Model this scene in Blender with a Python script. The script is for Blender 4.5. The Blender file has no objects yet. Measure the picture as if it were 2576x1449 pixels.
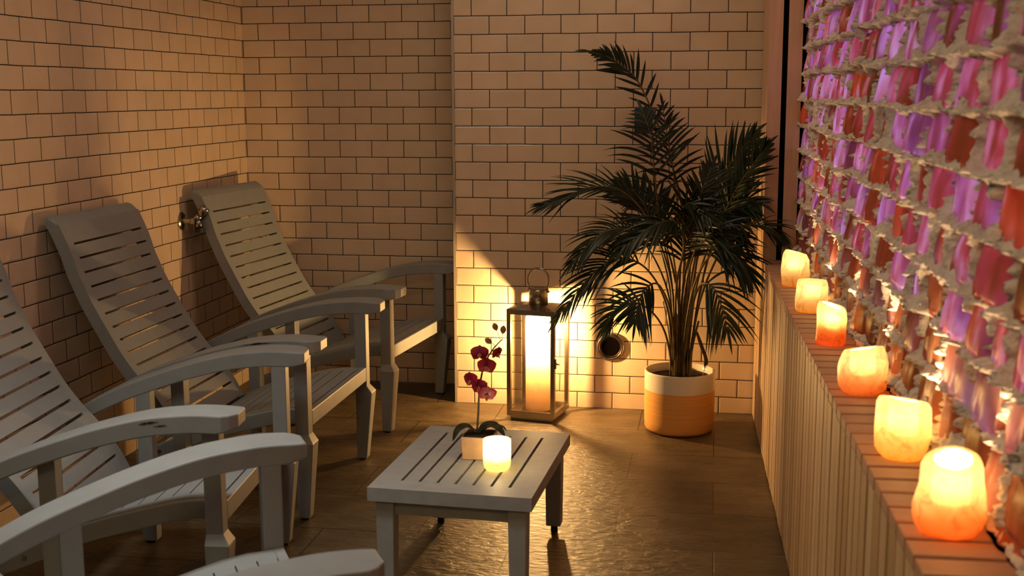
import bpy, bmesh, math, random
from mathutils import Vector, Matrix, noise
R = math.radians
scene = bpy.context.scene
col = scene.collection
random.seed(7)

# ------------------------------------------------------------------ camera
F_PX = 3009.47
yaw, pitch, roll = .1664, .1615, -.0034
cam_loc = Vector((1.112, -5.1179, 1.3712))
w = Vector((-math.sin(yaw)*math.cos(pitch), math.cos(yaw)*math.cos(pitch), -math.sin(pitch)))
r0 = Vector((math.cos(yaw), math.sin(yaw), 0)); u0 = r0.cross(w)
rr = r0*math.cos(roll) + u0*math.sin(roll); uu = u0*math.cos(roll) - r0*math.sin(roll)
cd = bpy.data.cameras.new('camera'); cam = bpy.data.objects.new('camera', cd); col.objects.link(cam)
m = Matrix((rr, uu, -w)).transposed().to_4x4(); m.translation = cam_loc
cam.matrix_world = m
cd.sensor_width = 36; cd.sensor_fit = 'HORIZONTAL'; cd.lens = F_PX/2576*36
cd.clip_start = .05
cd.dof.use_dof = True; cd.dof.focus_distance = 4.6; cd.dof.aperture_fstop = 5.6
scene.camera = cam

# ------------------------------------------------------------------ world, big lamps, exposure
world = bpy.data.worlds.new('world'); scene.world = world; world.use_nodes = True
world.node_tree.nodes['Background'].inputs[0].default_value = (.004, .003, .002, 1)
world.node_tree.nodes['Background'].inputs[1].default_value = 1
vs = scene.view_settings
vs.view_transform = 'Standard'; vs.look = 'None'; vs.gamma = 1; vs.use_curve_mapping = False
vs.exposure = 0.0
scene.cycles.max_bounces = 7
scene.cycles.diffuse_bounces = 4
scene.cycles.transparent_max_bounces = 12
scene.cycles.sample_clamp_indirect = 3
scene.cycles.caustics_reflective = False; scene.cycles.caustics_refractive = False

def lamp(name, kind, loc, power, color, size=.1, rot=None, parent=None, size_y=None, spread=None):
    d = bpy.data.lights.new(name, kind); d.energy = power; d.color = color
    if kind == 'AREA':
        d.size = size
        if size_y: d.shape = 'RECTANGLE'; d.size_y = size_y
        if spread: d.spread = spread
    else: d.shadow_soft_size = size
    o = bpy.data.objects.new(name, d); col.objects.link(o); o.location = loc
    if rot: o.rotation_euler = rot
    if parent: o.parent = parent
    return o
CEIL = 2.55
# dim ceiling lamps of the room (outside the frame), and one added fill over the chairs
lamp('ceiling_light', 'AREA', (.35, -1.0, CEIL-.03), 6.5, (1, .74, .48), .5)
lamp('ceiling_light', 'AREA', (-.45, -3.1, CEIL-.03), 8, (1, .93, .80), .6)
lamp('chair_fill', 'AREA', (-.10, -2.75, CEIL-.03), 3.9, (1, .97, .88), .25, spread=R(70))  # unseen fill added to brighten seats, arms and table
lamp('ceiling_light', 'AREA', (.5, -5.5, CEIL-.03), 15, (1, .78, .40), .6)

# ------------------------------------------------------------------ helpers
def tag(o, label=None, cat=None, group=None, kind=None):
    if label: o['label'] = label
    if cat: o['category'] = cat
    if group: o['group'] = group
    if kind: o['kind'] = kind
    return o
def empty(name, loc=(0,0,0), rz=0):
    o = bpy.data.objects.new(name, None); col.objects.link(o)
    o.location = loc; o.rotation_euler = (0,0,rz); o.empty_display_size = .05
    return o
def obj(name, bm, mat, parent=None, smooth=False, bevel=None, loc=None):
    me = bpy.data.meshes.new(name)
    bmesh.ops.recalc_face_normals(bm, faces=bm.faces[:])
    bm.to_mesh(me); bm.free()
    mats = mat if isinstance(mat, (list, tuple)) else [mat]
    for mm in mats: me.materials.append(mm)
    o = bpy.data.objects.new(name, me); col.objects.link(o)
    if smooth:
        for p in me.polygons: p.use_smooth = True
    if bevel:
        b = o.modifiers.new('bevel', 'BEVEL'); b.width = bevel; b.segments = 2; b.limit_method = 'ANGLE'; b.angle_limit = R(40)
    if parent: o.parent = parent
    if loc: o.location = loc
    return o
def copy_tree(o, parent=None):
    c = o.copy(); col.objects.link(c); c.parent = parent
    for ch in [x for x in o.children]: copy_tree(ch, c)
    return c
def hexa(bm, pts, mi=0):
    """eight corners: bottom ring 0-3, top ring 4-7"""
    v = [bm.verts.new(p) for p in pts]
    for f in ((3,2,1,0),(4,5,6,7),(0,1,5,4),(1,2,6,5),(2,3,7,6),(3,0,4,7)):
        fc = bm.faces.new([v[i] for i in f]); fc.material_index = mi
    return v
def box(bm, x0, x1, y0, y1, z0, z1, mi=0):
    return hexa(bm, [(x0,y0,z0),(x1,y0,z0),(x1,y1,z0),(x0,y1,z0),(x0,y0,z1),(x1,y0,z1),(x1,y1,z1),(x0,y1,z1)], mi)
def lathe(bm, prof, seg=48, cap_bottom=False, cap_top=False, fn=None, mis=None, axis_fn=None):
    rings = []
    for (r, z) in prof:
        ring = []
        for i in range(seg):
            a = 2*math.pi*i/seg
            p = Vector((r*math.cos(a), r*math.sin(a), z))
            if fn: p = fn(p, a)
            if axis_fn: p = axis_fn(p)
            ring.append(bm.verts.new(p))
        rings.append(ring)
    for k in range(len(rings)-1):
        for i in range(seg):
            j = (i+1) % seg
            f = bm.faces.new((rings[k][i], rings[k][j], rings[k+1][j], rings[k+1][i]))
            if mis: f.material_index = mis[k]
    if cap_bottom: 
        f = bm.faces.new(rings[0][::-1])
        if mis: f.material_index = mis[0]
    if cap_top: 
        f = bm.faces.new(rings[-1])
        if mis: f.material_index = mis[-1]
    return rings
def frames(path):
    path = [Vector(p) for p in path]; T = []
    for i in range(len(path)):
        a = path[max(i-1,0)]; b = path[min(i+1,len(path)-1)]; T.append((b-a).normalized())
    n = T[0].orthogonal().normalized(); N = []
    for i, t in enumerate(T):
        if i:
            n = n - t*n.dot(t)
            n = n.normalized() if n.length > 1e-6 else t.orthogonal().normalized()
        N.append(n)
    return path, T, N
def tube(bm, path, rad, seg=8, closed_ends=True, mi=0):
    path, T, N = frames(path)
    rads = rad if isinstance(rad, (list, tuple)) else [rad]*len(path)
    rings = []
    for p, t, n, r in zip(path, T, N, rads):
        b = t.cross(n)
        rings.append([bm.verts.new(p + (n*math.cos(2*math.pi*i/seg) + b*math.sin(2*math.pi*i/seg))*r) for i in range(seg)])
    for k in range(len(rings)-1):
        for i in range(seg):
            j = (i+1) % seg
            f = bm.faces.new((rings[k][i], rings[k][j], rings[k+1][j], rings[k+1][i])); f.material_index = mi
    if closed_ends: bm.faces.new(rings[0][::-1]).material_index = mi; bm.faces.new(rings[-1]).material_index = mi
def catmull(pts, n=8):
    P = [Vector(p) for p in pts]; P = [P[0]*2-P[1]] + P + [P[-1]*2-P[-2]]
    out = []
    for i in range(1, len(P)-2):
        for k in range(n):
            t = k/n; a, b, c, d = P[i-1], P[i], P[i+1], P[i+2]
            out.append(.5*((2*b) + (c-a)*t + (2*a-5*b+4*c-d)*t*t + (3*b-a-3*c+d)*t**3))
    out.append(P[-2].copy()); return out
def interp(tbl, x):
    """tbl sorted ascending on first value"""
    if x <= tbl[0][0]: return tbl[0][1]
    for (a, fa), (b, fb) in zip(tbl, tbl[1:]):
        if x <= b: return fa + (fb-fa)*(x-a)/(b-a)
    return tbl[-1][1]

# ------------------------------------------------------------------ materials
def new_mat(name):
    mt = bpy.data.materials.new(name); mt.use_nodes = True
    nt = mt.node_tree; b = nt.nodes['Principled BSDF']
    return mt, nt, b
def N(nt, t, **kw):
    n = nt.nodes.new(t)
    for k, v in kw.items():
        if k.startswith('i_'):
            key = k[2:].replace('_', ' ')
            n.inputs[int(key) if key.isdigit() else key].default_value = v
        else: setattr(n, k, v)
    return n
def ramp(nt, stops):
    n = nt.nodes.new('ShaderNodeValToRGB'); e = n.color_ramp.elements
    while len(e) < len(stops): e.new(.5)
    for el, (p, c) in zip(e, stops): el.position = p; el.color = (*c, 1)
    return n
def simple(name, color, rough=.5, metal=0, noise_amt=.0, noise_scale=30, bump=0, spec=.5, bump_scale=None):
    mt, nt, b = new_mat(name)
    b.inputs['Roughness'].default_value = rough; b.inputs['Metallic'].default_value = metal
    b.inputs['Specular IOR Level'].default_value = spec
    tc = N(nt, 'ShaderNodeTexCoord')
    nz = N(nt, 'ShaderNodeTexNoise', i_Scale=noise_scale, i_Detail=4.0)
    nt.links.new(tc.outputs['Object'], nz.inputs['Vector'])
    lo = tuple(c*(1-noise_amt) for c in color); hi = tuple(min(1, c*(1+noise_amt)) for c in color)
    rp = ramp(nt, [(.3, lo), (.7, hi)]); nt.links.new(nz.outputs['Fac'], rp.inputs['Fac'])
    nt.links.new(rp.outputs['Color'], b.inputs['Base Color'])
    if bump:
        n2 = N(nt, 'ShaderNodeTexNoise', i_Scale=bump_scale or noise_scale*3, i_Detail=3.0)
        nt.links.new(tc.outputs['Object'], n2.inputs['Vector'])
        bp = N(nt, 'ShaderNodeBump', i_Strength=bump, i_Distance=.002)
        nt.links.new(n2.outputs['Fac'], bp.inputs['Height']); nt.links.new(bp.outputs['Normal'], b.inputs['Normal'])
    return mt
ROW, TILE, Z0 = .0775, .1542, 1.6961-22*.0775
def tile_mat(name, axis, u_off):
    """glazed brick tile in running bond; axis picks the horizontal world coordinate"""
    mt, nt, b = new_mat(name)
    g = N(nt, 'ShaderNodeNewGeometry'); sp = N(nt, 'ShaderNodeSeparateXYZ'); nt.links.new(g.outputs['Position'], sp.inputs[0])
    au = N(nt, 'ShaderNodeMath', operation='SUBTRACT', i_1=u_off); nt.links.new(sp.outputs[axis], au.inputs[0])
    az = N(nt, 'ShaderNodeMath', operation='SUBTRACT', i_1=Z0); nt.links.new(sp.outputs['Z'], az.inputs[0])
    cb = N(nt, 'ShaderNodeCombineXYZ'); nt.links.new(au.outputs[0], cb.inputs[0]); nt.links.new(az.outputs[0], cb.inputs[1])
    # hand-set joints wander a little
    wob = N(nt, 'ShaderNodeTexNoise', i_Scale=7.0, i_Detail=1.0); nt.links.new(g.outputs['Position'], wob.inputs['Vector'])
    ws = N(nt, 'ShaderNodeVectorMath', operation='SUBTRACT'); nt.links.new(wob.outputs['Color'], ws.inputs[0]); ws.inputs[1].default_value = (.5,.5,.5)
    wm = N(nt, 'ShaderNodeVectorMath', operation='SCALE', i_Scale=.0035); nt.links.new(ws.outputs[0], wm.inputs[0])
    wa = N(nt, 'ShaderNodeVectorMath', operation='ADD'); nt.links.new(cb.outputs[0], wa.inputs[0]); nt.links.new(wm.outputs[0], wa.inputs[1])
    br = N(nt, 'ShaderNodeTexBrick', offset=.5, offset_frequency=2, squash=1.0)
    br.inputs['Scale'].default_value = 1; br.inputs['Mortar Size'].default_value = .0018; br.inputs['Mortar Smooth'].default_value = .05
    br.inputs['Brick Width'].default_value = TILE; br.inputs['Row Height'].default_value = ROW; br.inputs['Bias'].default_value = 0
    br.inputs['Color1'].default_value = (.755, .60, .435, 1); br.inputs['Color2'].default_value = (.695, .555, .41, 1); br.inputs['Mortar'].default_value = (.012, .008, .005, 1)
    nt.links.new(wa.outputs[0], br.inputs['Vector'])
    # soft cloudiness in the glaze
    cl = N(nt, 'ShaderNodeTexNoise', i_Scale=9.0, i_Detail=5.0); nt.links.new(g.outputs['Position'], cl.inputs['Vector'])
    rp = ramp(nt, [(.3, (.90,.89,.87)), (.7, (1.0,1.0,1.0))]); nt.links.new(cl.outputs['Fac'], rp.inputs['Fac'])
    mx = N(nt, 'ShaderNodeMix', data_type='RGBA', blend_type='MULTIPLY'); mx.inputs['Factor'].default_value = 1
    nt.links.new(br.outputs['Color'], mx.inputs[6]); nt.links.new(rp.outputs['Color'], mx.inputs[7])
    nt.links.new(mx.outputs[2], b.inputs['Base Color'])
    rr_ = N(nt, 'ShaderNodeMapRange', i_3=.09, i_4=.8); nt.links.new(br.outputs['Fac'], rr_.inputs[0]); nt.links.new(rr_.outputs[0], b.inputs['Roughness'])
    b.inputs['Specular IOR Level'].default_value = .35
    # bump: pillowed edges and uneven glaze
    b2 = N(nt, 'ShaderNodeTexBrick', offset=.5, offset_frequency=2)
    b2.inputs['Scale'].default_value = 1; b2.inputs['Mortar Size'].default_value = .007; b2.inputs['Mortar Smooth'].default_value = 1
    b2.inputs['Brick Width'].default_value = TILE; b2.inputs['Row Height'].default_value = ROW
    nt.links.new(wa.outputs[0], b2.inputs['Vector'])
    nz = N(nt, 'ShaderNodeTexNoise', i_Scale=24.0, i_Detail=2.5); nt.links.new(g.outputs['Position'], nz.inputs['Vector'])
    hm = N(nt, 'ShaderNodeMath', operation='MULTIPLY_ADD', i_1=-.6); nt.links.new(b2.outputs['Fac'], hm.inputs[0]); 
    nm = N(nt, 'ShaderNodeMath', operation='MULTIPLY', i_1=.45); nt.links.new(nz.outputs['Fac'], nm.inputs[0]); nt.links.new(nm.outputs[0], hm.inputs[2])
    bp = N(nt, 'ShaderNodeBump', i_Strength=.65, i_Distance=.0028); nt.links.new(hm.outputs[0], bp.inputs['Height'])
    nt.links.new(bp.outputs['Normal'], b.inputs['Normal'])
    return mt
def floor_mat():
    mt, nt, b = new_mat('slate_floor_tile')
    g = N(nt, 'ShaderNodeNewGeometry'); sp = N(nt, 'ShaderNodeSeparateXYZ'); nt.links.new(g.outputs['Position'], sp.inputs[0])
    au = N(nt, 'ShaderNodeMath', operation='ADD', i_1=.3973); nt.links.new(sp.outputs['X'], au.inputs[0])
    av = N(nt, 'ShaderNodeMath', operation='ADD', i_1=.009+.3215*2); nt.links.new(sp.outputs['Y'], av.inputs[0])
    cb = N(nt, 'ShaderNodeCombineXYZ'); nt.links.new(au.outputs[0], cb.inputs[0]); nt.links.new(av.outputs[0], cb.inputs[1])
    br = N(nt, 'ShaderNodeTexBrick', offset=.5, offset_frequency=2)
    br.inputs['Scale'].default_value = 1; br.inputs['Mortar Size'].default_value = .0022; br.inputs['Mortar Smooth'].default_value = .2
    br.inputs['Brick Width'].default_value = .6145; br.inputs['Row Height'].default_value = .3215
    br.inputs['Color1'].default_value = (1, 1, 1, 1); br.inputs['Color2'].default_value = (.72, .72, .74, 1); br.inputs['Mortar'].default_value = (.10, .08, .06, 1)
    nt.links.new(cb.outputs[0], br.inputs['Vector'])
    mp = N(nt, 'ShaderNodeMapping'); mp.inputs['Scale'].default_value = (2.2, 5.0, 1); nt.links.new(g.outputs['Position'], mp.inputs['Vector'])
    n1 = N(nt, 'ShaderNodeTexNoise', i_Scale=2.2, i_Detail=8.0, i_Roughness=.62); nt.links.new(mp.outputs[0], n1.inputs['Vector'])
    rp = ramp(nt, [(.28, (.058,.040,.020)), (.5, (.110,.077,.040)), (.74, (.170,.122,.066))]); nt.links.new(n1.outputs['Fac'], rp.inputs['Fac'])
    mx = N(nt, 'ShaderNodeMix', data_type='RGBA', blend_type='MULTIPLY'); mx.inputs['Factor'].default_value = 1
    nt.links.new(rp.outputs['Color'], mx.inputs[6]); nt.links.new(br.outputs['Color'], mx.inputs[7]); nt.links.new(mx.outputs[2], b.inputs['Base Color'])
    b.inputs['Roughness'].default_value = .36; b.inputs['Specular IOR Level'].default_value = .5
    mp2 = N(nt, 'ShaderNodeMapping'); mp2.inputs['Scale'].default_value = (14, 34, 10); mp2.inputs['Rotation'].default_value = (0,0,.25)
    nt.links.new(g.outputs['Position'], mp2.inputs['Vector'])
    n2 = N(nt, 'ShaderNodeTexNoise', i_Scale=1.6, i_Detail=6.0, i_Roughness=.6, i_Distortion=.6); nt.links.new(mp2.outputs[0], n2.inputs['Vector'])
    hm = N(nt, 'ShaderNodeMath', operation='MULTIPLY_ADD', i_1=-.5); nt.links.new(br.outputs['Fac'], hm.inputs[0]); nt.links.new(n2.outputs['Fac'], hm.inputs[2])
    bp = N(nt, 'ShaderNodeBump', i_Strength=.9, i_Distance=.008); nt.links.new(hm.outputs[0], bp.inputs['Height']); nt.links.new(bp.outputs['Normal'], b.inputs['Normal'])
    return mt
def wood_mat(name, c1, c2, scale=(1,1,1), rough=.55, knots=True):
    mt, nt, b = new_mat(name)
    g = N(nt, 'ShaderNodeNewGeometry')
    mp = N(nt, 'ShaderNodeMapping'); mp.inputs['Scale'].default_value = scale; nt.links.new(g.outputs['Position'], mp.inputs['Vector'])
    n1 = N(nt, 'ShaderNodeTexNoise', i_Scale=3.0, i_Detail=6.0, i_Roughness=.6, i_Distortion=.4); nt.links.new(mp.outputs[0], n1.inputs['Vector'])
    rp = ramp(nt, [(.3, c1), (.7, c2)]); nt.links.new(n1.outputs['Fac'], rp.inputs['Fac'])
    last = rp.outputs['Color']
    if knots:
        vo = N(nt, 'ShaderNodeTexVoronoi', i_Scale=4.2); nt.links.new(g.outputs['Position'], vo.inputs['Vector'])
        kr = ramp(nt, [(.0, (.30,.18,.10)), (.045, (1,1,1))]); nt.links.new(vo.outputs['Distance'], kr.inputs['Fac'])
        mx = N(nt, 'ShaderNodeMix', data_type='RGBA', blend_type='MULTIPLY'); mx.inputs['Factor'].default_value = .8
        nt.links.new(last, mx.inputs[6]); nt.links.new(kr.outputs['Color'], mx.inputs[7]); last = mx.outputs[2]
    nt.links.new(last, b.inputs['Base Color']); b.inputs['Roughness'].default_value = rough
    return mt
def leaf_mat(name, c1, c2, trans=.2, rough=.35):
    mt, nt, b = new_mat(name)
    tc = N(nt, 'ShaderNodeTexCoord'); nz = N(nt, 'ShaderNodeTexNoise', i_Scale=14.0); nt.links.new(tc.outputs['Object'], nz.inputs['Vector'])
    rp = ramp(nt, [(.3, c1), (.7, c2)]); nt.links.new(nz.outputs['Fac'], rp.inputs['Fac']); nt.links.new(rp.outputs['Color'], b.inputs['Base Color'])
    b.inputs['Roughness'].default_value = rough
    tr = N(nt, 'ShaderNodeBsdfTranslucent'); nt.links.new(rp.outputs['Color'], tr.inputs['Color'])
    ms = N(nt, 'ShaderNodeMixShader'); ms.inputs[0].default_value = trans
    nt.links.new(b.outputs[0], ms.inputs[1]); nt.links.new(tr.outputs[0], ms.inputs[2])
    nt.links.new(ms.outputs[0], nt.nodes['Material Output'].inputs['Surface'])
    return mt
def glass_mat():
    mt, nt, b = new_mat('clear_pane'); nt.nodes.remove(b)
    t = N(nt, 'ShaderNodeBsdfTransparent'); t.inputs[0].default_value = (.96,.95,.93,1)
    gl = N(nt, 'ShaderNodeBsdfGlossy'); gl.inputs['Roughness'].default_value = .03
    lw = N(nt, 'ShaderNodeLayerWeight'); pw_ = N(nt, 'ShaderNodeMath', operation='POWER', i_1=5.0); nt.links.new(lw.outputs['Facing'], pw_.inputs[0])
    fr = N(nt, 'ShaderNodeMath', operation='MULTIPLY_ADD', i_1=.6, i_2=.035); nt.links.new(pw_.outputs[0], fr.inputs[0]); ms = N(nt, 'ShaderNodeMixShader')
    nt.links.new(fr.outputs[0], ms.inputs[0]); nt.links.new(t.outputs[0], ms.inputs[1]); nt.links.new(gl.outputs[0], ms.inputs[2])
    nt.links.new(ms.outputs[0], nt.nodes['Material Output'].inputs['Surface']); return mt
def wax_mat(name, stops, trans=.6, clear=.0, zspan=(0,.1), blotch=.25, scale=22, rough=.45, grad=None, crystal=False):
    """translucent body lit from inside by its own flame; stops = body colour plus painted falloff of the inner glow along its height"""
    mt, nt, b = new_mat(name)
    tc = N(nt, 'ShaderNodeTexCoord'); sp = N(nt, 'ShaderNodeSeparateXYZ'); nt.links.new(tc.outputs['Object'], sp.inputs[0])
    nz = N(nt, 'ShaderNodeTexNoise', i_Scale=scale, i_Detail=4.0); nt.links.new(tc.outputs['Object'], nz.inputs['Vector'])
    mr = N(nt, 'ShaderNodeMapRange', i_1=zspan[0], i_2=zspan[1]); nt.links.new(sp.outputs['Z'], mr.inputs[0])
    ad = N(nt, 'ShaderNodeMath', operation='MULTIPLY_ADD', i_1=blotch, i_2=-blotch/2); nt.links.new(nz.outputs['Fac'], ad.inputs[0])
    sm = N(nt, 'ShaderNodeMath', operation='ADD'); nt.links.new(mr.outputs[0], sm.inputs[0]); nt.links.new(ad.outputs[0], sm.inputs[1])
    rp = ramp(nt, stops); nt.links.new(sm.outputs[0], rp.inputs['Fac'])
    nt.links.new(rp.outputs['Color'], b.inputs['Base Color']); b.inputs['Roughness'].default_value = rough
    tr = N(nt, 'ShaderNodeBsdfTranslucent'); nt.links.new(rp.outputs['Color'], tr.inputs['Color'])
    if crystal:
        vo = N(nt, 'ShaderNodeTexNoise', i_Scale=38.0, i_Detail=5.0, i_Distortion=1.2); nt.links.new(tc.outputs['Object'], vo.inputs['Vector'])
        vr = ramp(nt, [(.30, (.50,.42,.32)), (.48, (.92,.88,.80)), (.7, (1,1,1))]); nt.links.new(vo.outputs['Fac'], vr.inputs['Fac'])
        vm = N(nt, 'ShaderNodeMix', data_type='RGBA', blend_type='MULTIPLY'); vm.inputs['Factor'].default_value = .8
        nt.links.new(rp.outputs['Color'], vm.inputs[6]); nt.links.new(vr.outputs['Color'], vm.inputs[7])
        nt.links.new(vm.outputs[2], tr.inputs['Color']); nt.links.new(vm.outputs[2], b.inputs['Base Color'])
        bp = N(nt, 'ShaderNodeBump', i_Strength=.6, i_Distance=.004); nt.links.new(vo.outputs['Fac'], bp.inputs['Height']); nt.links.new(bp.outputs['Normal'], b.inputs['Normal'])
    ms = N(nt, 'ShaderNodeMixShader'); ms.inputs[0].default_value = trans
    nt.links.new(b.outputs[0], ms.inputs[1]); nt.links.new(tr.outputs[0], ms.inputs[2]); out = ms.outputs[0]
    if clear:
        if grad:
            gm = N(nt, 'ShaderNodeMapRange', i_1=grad[0], i_2=grad[1], interpolation_type='SMOOTHSTEP'); nt.links.new(sp.outputs['Z'], gm.inputs[0])
            gt_ = N(nt, 'ShaderNodeMath', operation='MULTIPLY', i_1=trans); nt.links.new(gm.outputs[0], gt_.inputs[0]); nt.links.new(gt_.outputs[0], ms.inputs[0])
        tp = N(nt, 'ShaderNodeBsdfTransparent'); tp.inputs[0].default_value = (1,.9,.7,1)
        m2 = N(nt, 'ShaderNodeMixShader'); m2.inputs[0].default_value = clear
        if grad:
            gc = N(nt, 'ShaderNodeMath', operation='MULTIPLY', i_1=clear); nt.links.new(gm.outputs[0], gc.inputs[0]); nt.links.new(gc.outputs[0], m2.inputs[0])
        nt.links.new(out, m2.inputs[1]); nt.links.new(tp.outputs[0], m2.inputs[2]); out = m2.outputs[0]
    nt.links.new(out, nt.nodes['Material Output'].inputs['Surface'])
    return mt
def emit_mat(name, color, strength):
    mt, nt, b = new_mat(name)
    b.inputs['Base Color'].default_value = (*color, 1)
    b.inputs['Emission Color'].default_value = (*color, 1); b.inputs['Emission Strength'].default_value = strength
    return mt

M_PAINT = simple('grey_paint', (.248,.272,.280), .48, noise_amt=.05, noise_scale=18, bump=.06)
M_PAINT_D = simple('grey_paint_worn', (.325,.348,.352), .5, noise_amt=.08, noise_scale=26, bump=.08)
M_PAD = simple('black_rubber', (.012,.011,.010), .6)
M_STEEL = simple('lantern_steel', (.42,.36,.29), .26, metal=1, noise_amt=.12, noise_scale=12, bump=.03)
M_CHROME = simple('chrome', (.36,.34,.31), .2, metal=1, noise_amt=.03)
M_GLASS = glass_mat()
M_FLAME = emit_mat('flame', (1,.72,.33), 22)
M_BLACK = simple('flat_black', (.004,.003,.003), .9, spec=0)
M_TRIM = simple('metal_edge_strip', (.44,.39,.32), .4, metal=.3)

# ------------------------------------------------------------------ room
def struct(name, bm, mt, parent=None, **kw):
    o = obj(name, bm, mt, parent, **kw)
    if not parent: o['kind'] = 'structure'
    return o
J, XW = .336, -1.087
YF = -5.9
bm = bmesh.new(); box(bm, XW-.1, 1.95, YF, J+.1, -.06, 0); struct('floor', bm, floor_mat())
bm = bmesh.new(); box(bm, XW-.1, 1.95, YF, J+.1, CEIL, CEIL+.06); struct('ceiling', bm, simple('ceiling_paint', (.55,.48,.40), .9))
bm = bmesh.new(); box(bm, 0, 1.95, 0, .12, 0, CEIL); struct('wall_back', bm, tile_mat('glazed_tile_back', 'X', .003))
bm = bmesh.new(); box(bm, XW-.1, 0, J, J+.1, 0, CEIL); struct('wall_recess', bm, tile_mat('glazed_tile_recess', 'X', -.9306+.0771))
bm = bmesh.new(); box(bm, XW-.1, XW, YF, J, 0, CEIL); struct('wall_left', bm, tile_mat('glazed_tile_left', 'Y', -1.9051))
bm = bmesh.new(); box(bm, 1.75, 1.85, YF, 0, 0, CEIL); struct('wall_right', bm, simple('plaster', (.5,.42,.34), .9))
bm = bmesh.new(); box(bm, XW, 1.75, YF-.1, YF, 0, CEIL); struct('wall_front', bm, simple('plaster_front', (.45,.38,.30), .9))
bm = bmesh.new(); box(bm, -.008, .0035, -.004, .02, 0, CEIL); struct('trim_1', bm, M_TRIM)

# ledge frame: x' runs into the salt wall, s runs from the back wall towards the camera
TH = .03
def led(xp, s, z): return Vector((1.303 + xp + TH*s, -s + TH*xp, z))
def lbox(bm, x0, x1, s0, s1, z0, z1, mi=0):
    return hexa(bm, [led(x0,s0,z0),led(x1,s0,z0),led(x1,s1,z0),led(x0,s1,z0),led(x0,s0,z1),led(x1,s0,z1),led(x1,s1,z1),led(x0,s1,z1)], mi)
LZ = .722
M_PINE_V = wood_mat('pine_vertical', (.56,.37,.20), (.74,.53,.33), (9,9,.7))
M_PINE_H = wood_mat('pine_across', (.50,.27,.17), (.60,.35,.23), (1.2,9,9))
M_PINE_P = wood_mat('pine_post', (.60,.38,.24), (.76,.52,.35), (12,12,.6))
M_DARKW = simple('dark_backing', (.018,.011,.007), .8)
SEND = 5.3
ledge = empty('slatted_ledge', led(0, 2.5, 0)); tag(ledge, 'long pine slatted half-height ledge along the salt wall, carrying the row of glowing candles', 'ledge')
def under(o, p):
    o.parent = p; o.matrix_parent_inverse = Matrix.Translation(-Vector(p.location)) if p.rotation_euler.z == 0 else p.matrix_basis.inverted(); return o
bm = bmesh.new(); lbox(bm, .014, .140, .012, SEND, 0.002, LZ-.024); under(obj('carcass', bm, M_DARKW), ledge)
PITCH = .0700
rs = random.Random(3)
bm = bmesh.new(); s = .012
while s < SEND:
    lbox(bm, rs.uniform(-.0012,.0008), .016, s, s+.0570, .004, LZ-.0255, rs.choice((0,0,1,2))); s += PITCH
o = obj('front_cladding', bm, [M_PINE_V, wood_mat('pine_vertical_dark', (.47,.29,.14), (.62,.41,.23), (14,14,.6)), wood_mat('pine_vertical_pale', (.62,.43,.25), (.80,.60,.39), (11,11,.5))]); under(o, ledge)
bm = bmesh.new(); s = .012 + PITCH*5
while s < SEND:
    lbox(bm, -.001, .147, s, s+.0575, LZ-.024, LZ, 0); s += PITCH
o = obj('top_slats', bm, M_PINE_H); under(o, ledge)
b = o.modifiers.new('bevel','BEVEL'); b.width = .0015; b.segments = 1
# timber post and board beside the salt wall, standing on the ledge
fr = empty('trim_2', led(.05, .2, 0)); fr['kind'] = 'structure'
bm = bmesh.new(); lbox(bm, .000, .050, .012, .352, LZ-.024, CEIL-.003); under(obj('post', bm, M_PINE_P), fr)
bm = bmesh.new(); lbox(bm, .071, .124, .012, .356, LZ-.024, CEIL-.003); under(obj('board', bm, M_PINE_P), fr)
bm = bmesh.new(); lbox(bm, .050, .071, .012, .340, LZ-.024, CEIL-.003); lbox(bm, .124, .150, .012, .346, LZ-.024, CEIL-.003); under(obj('black_strip', bm, M_BLACK), fr)  # solid black strips beside the board

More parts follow.
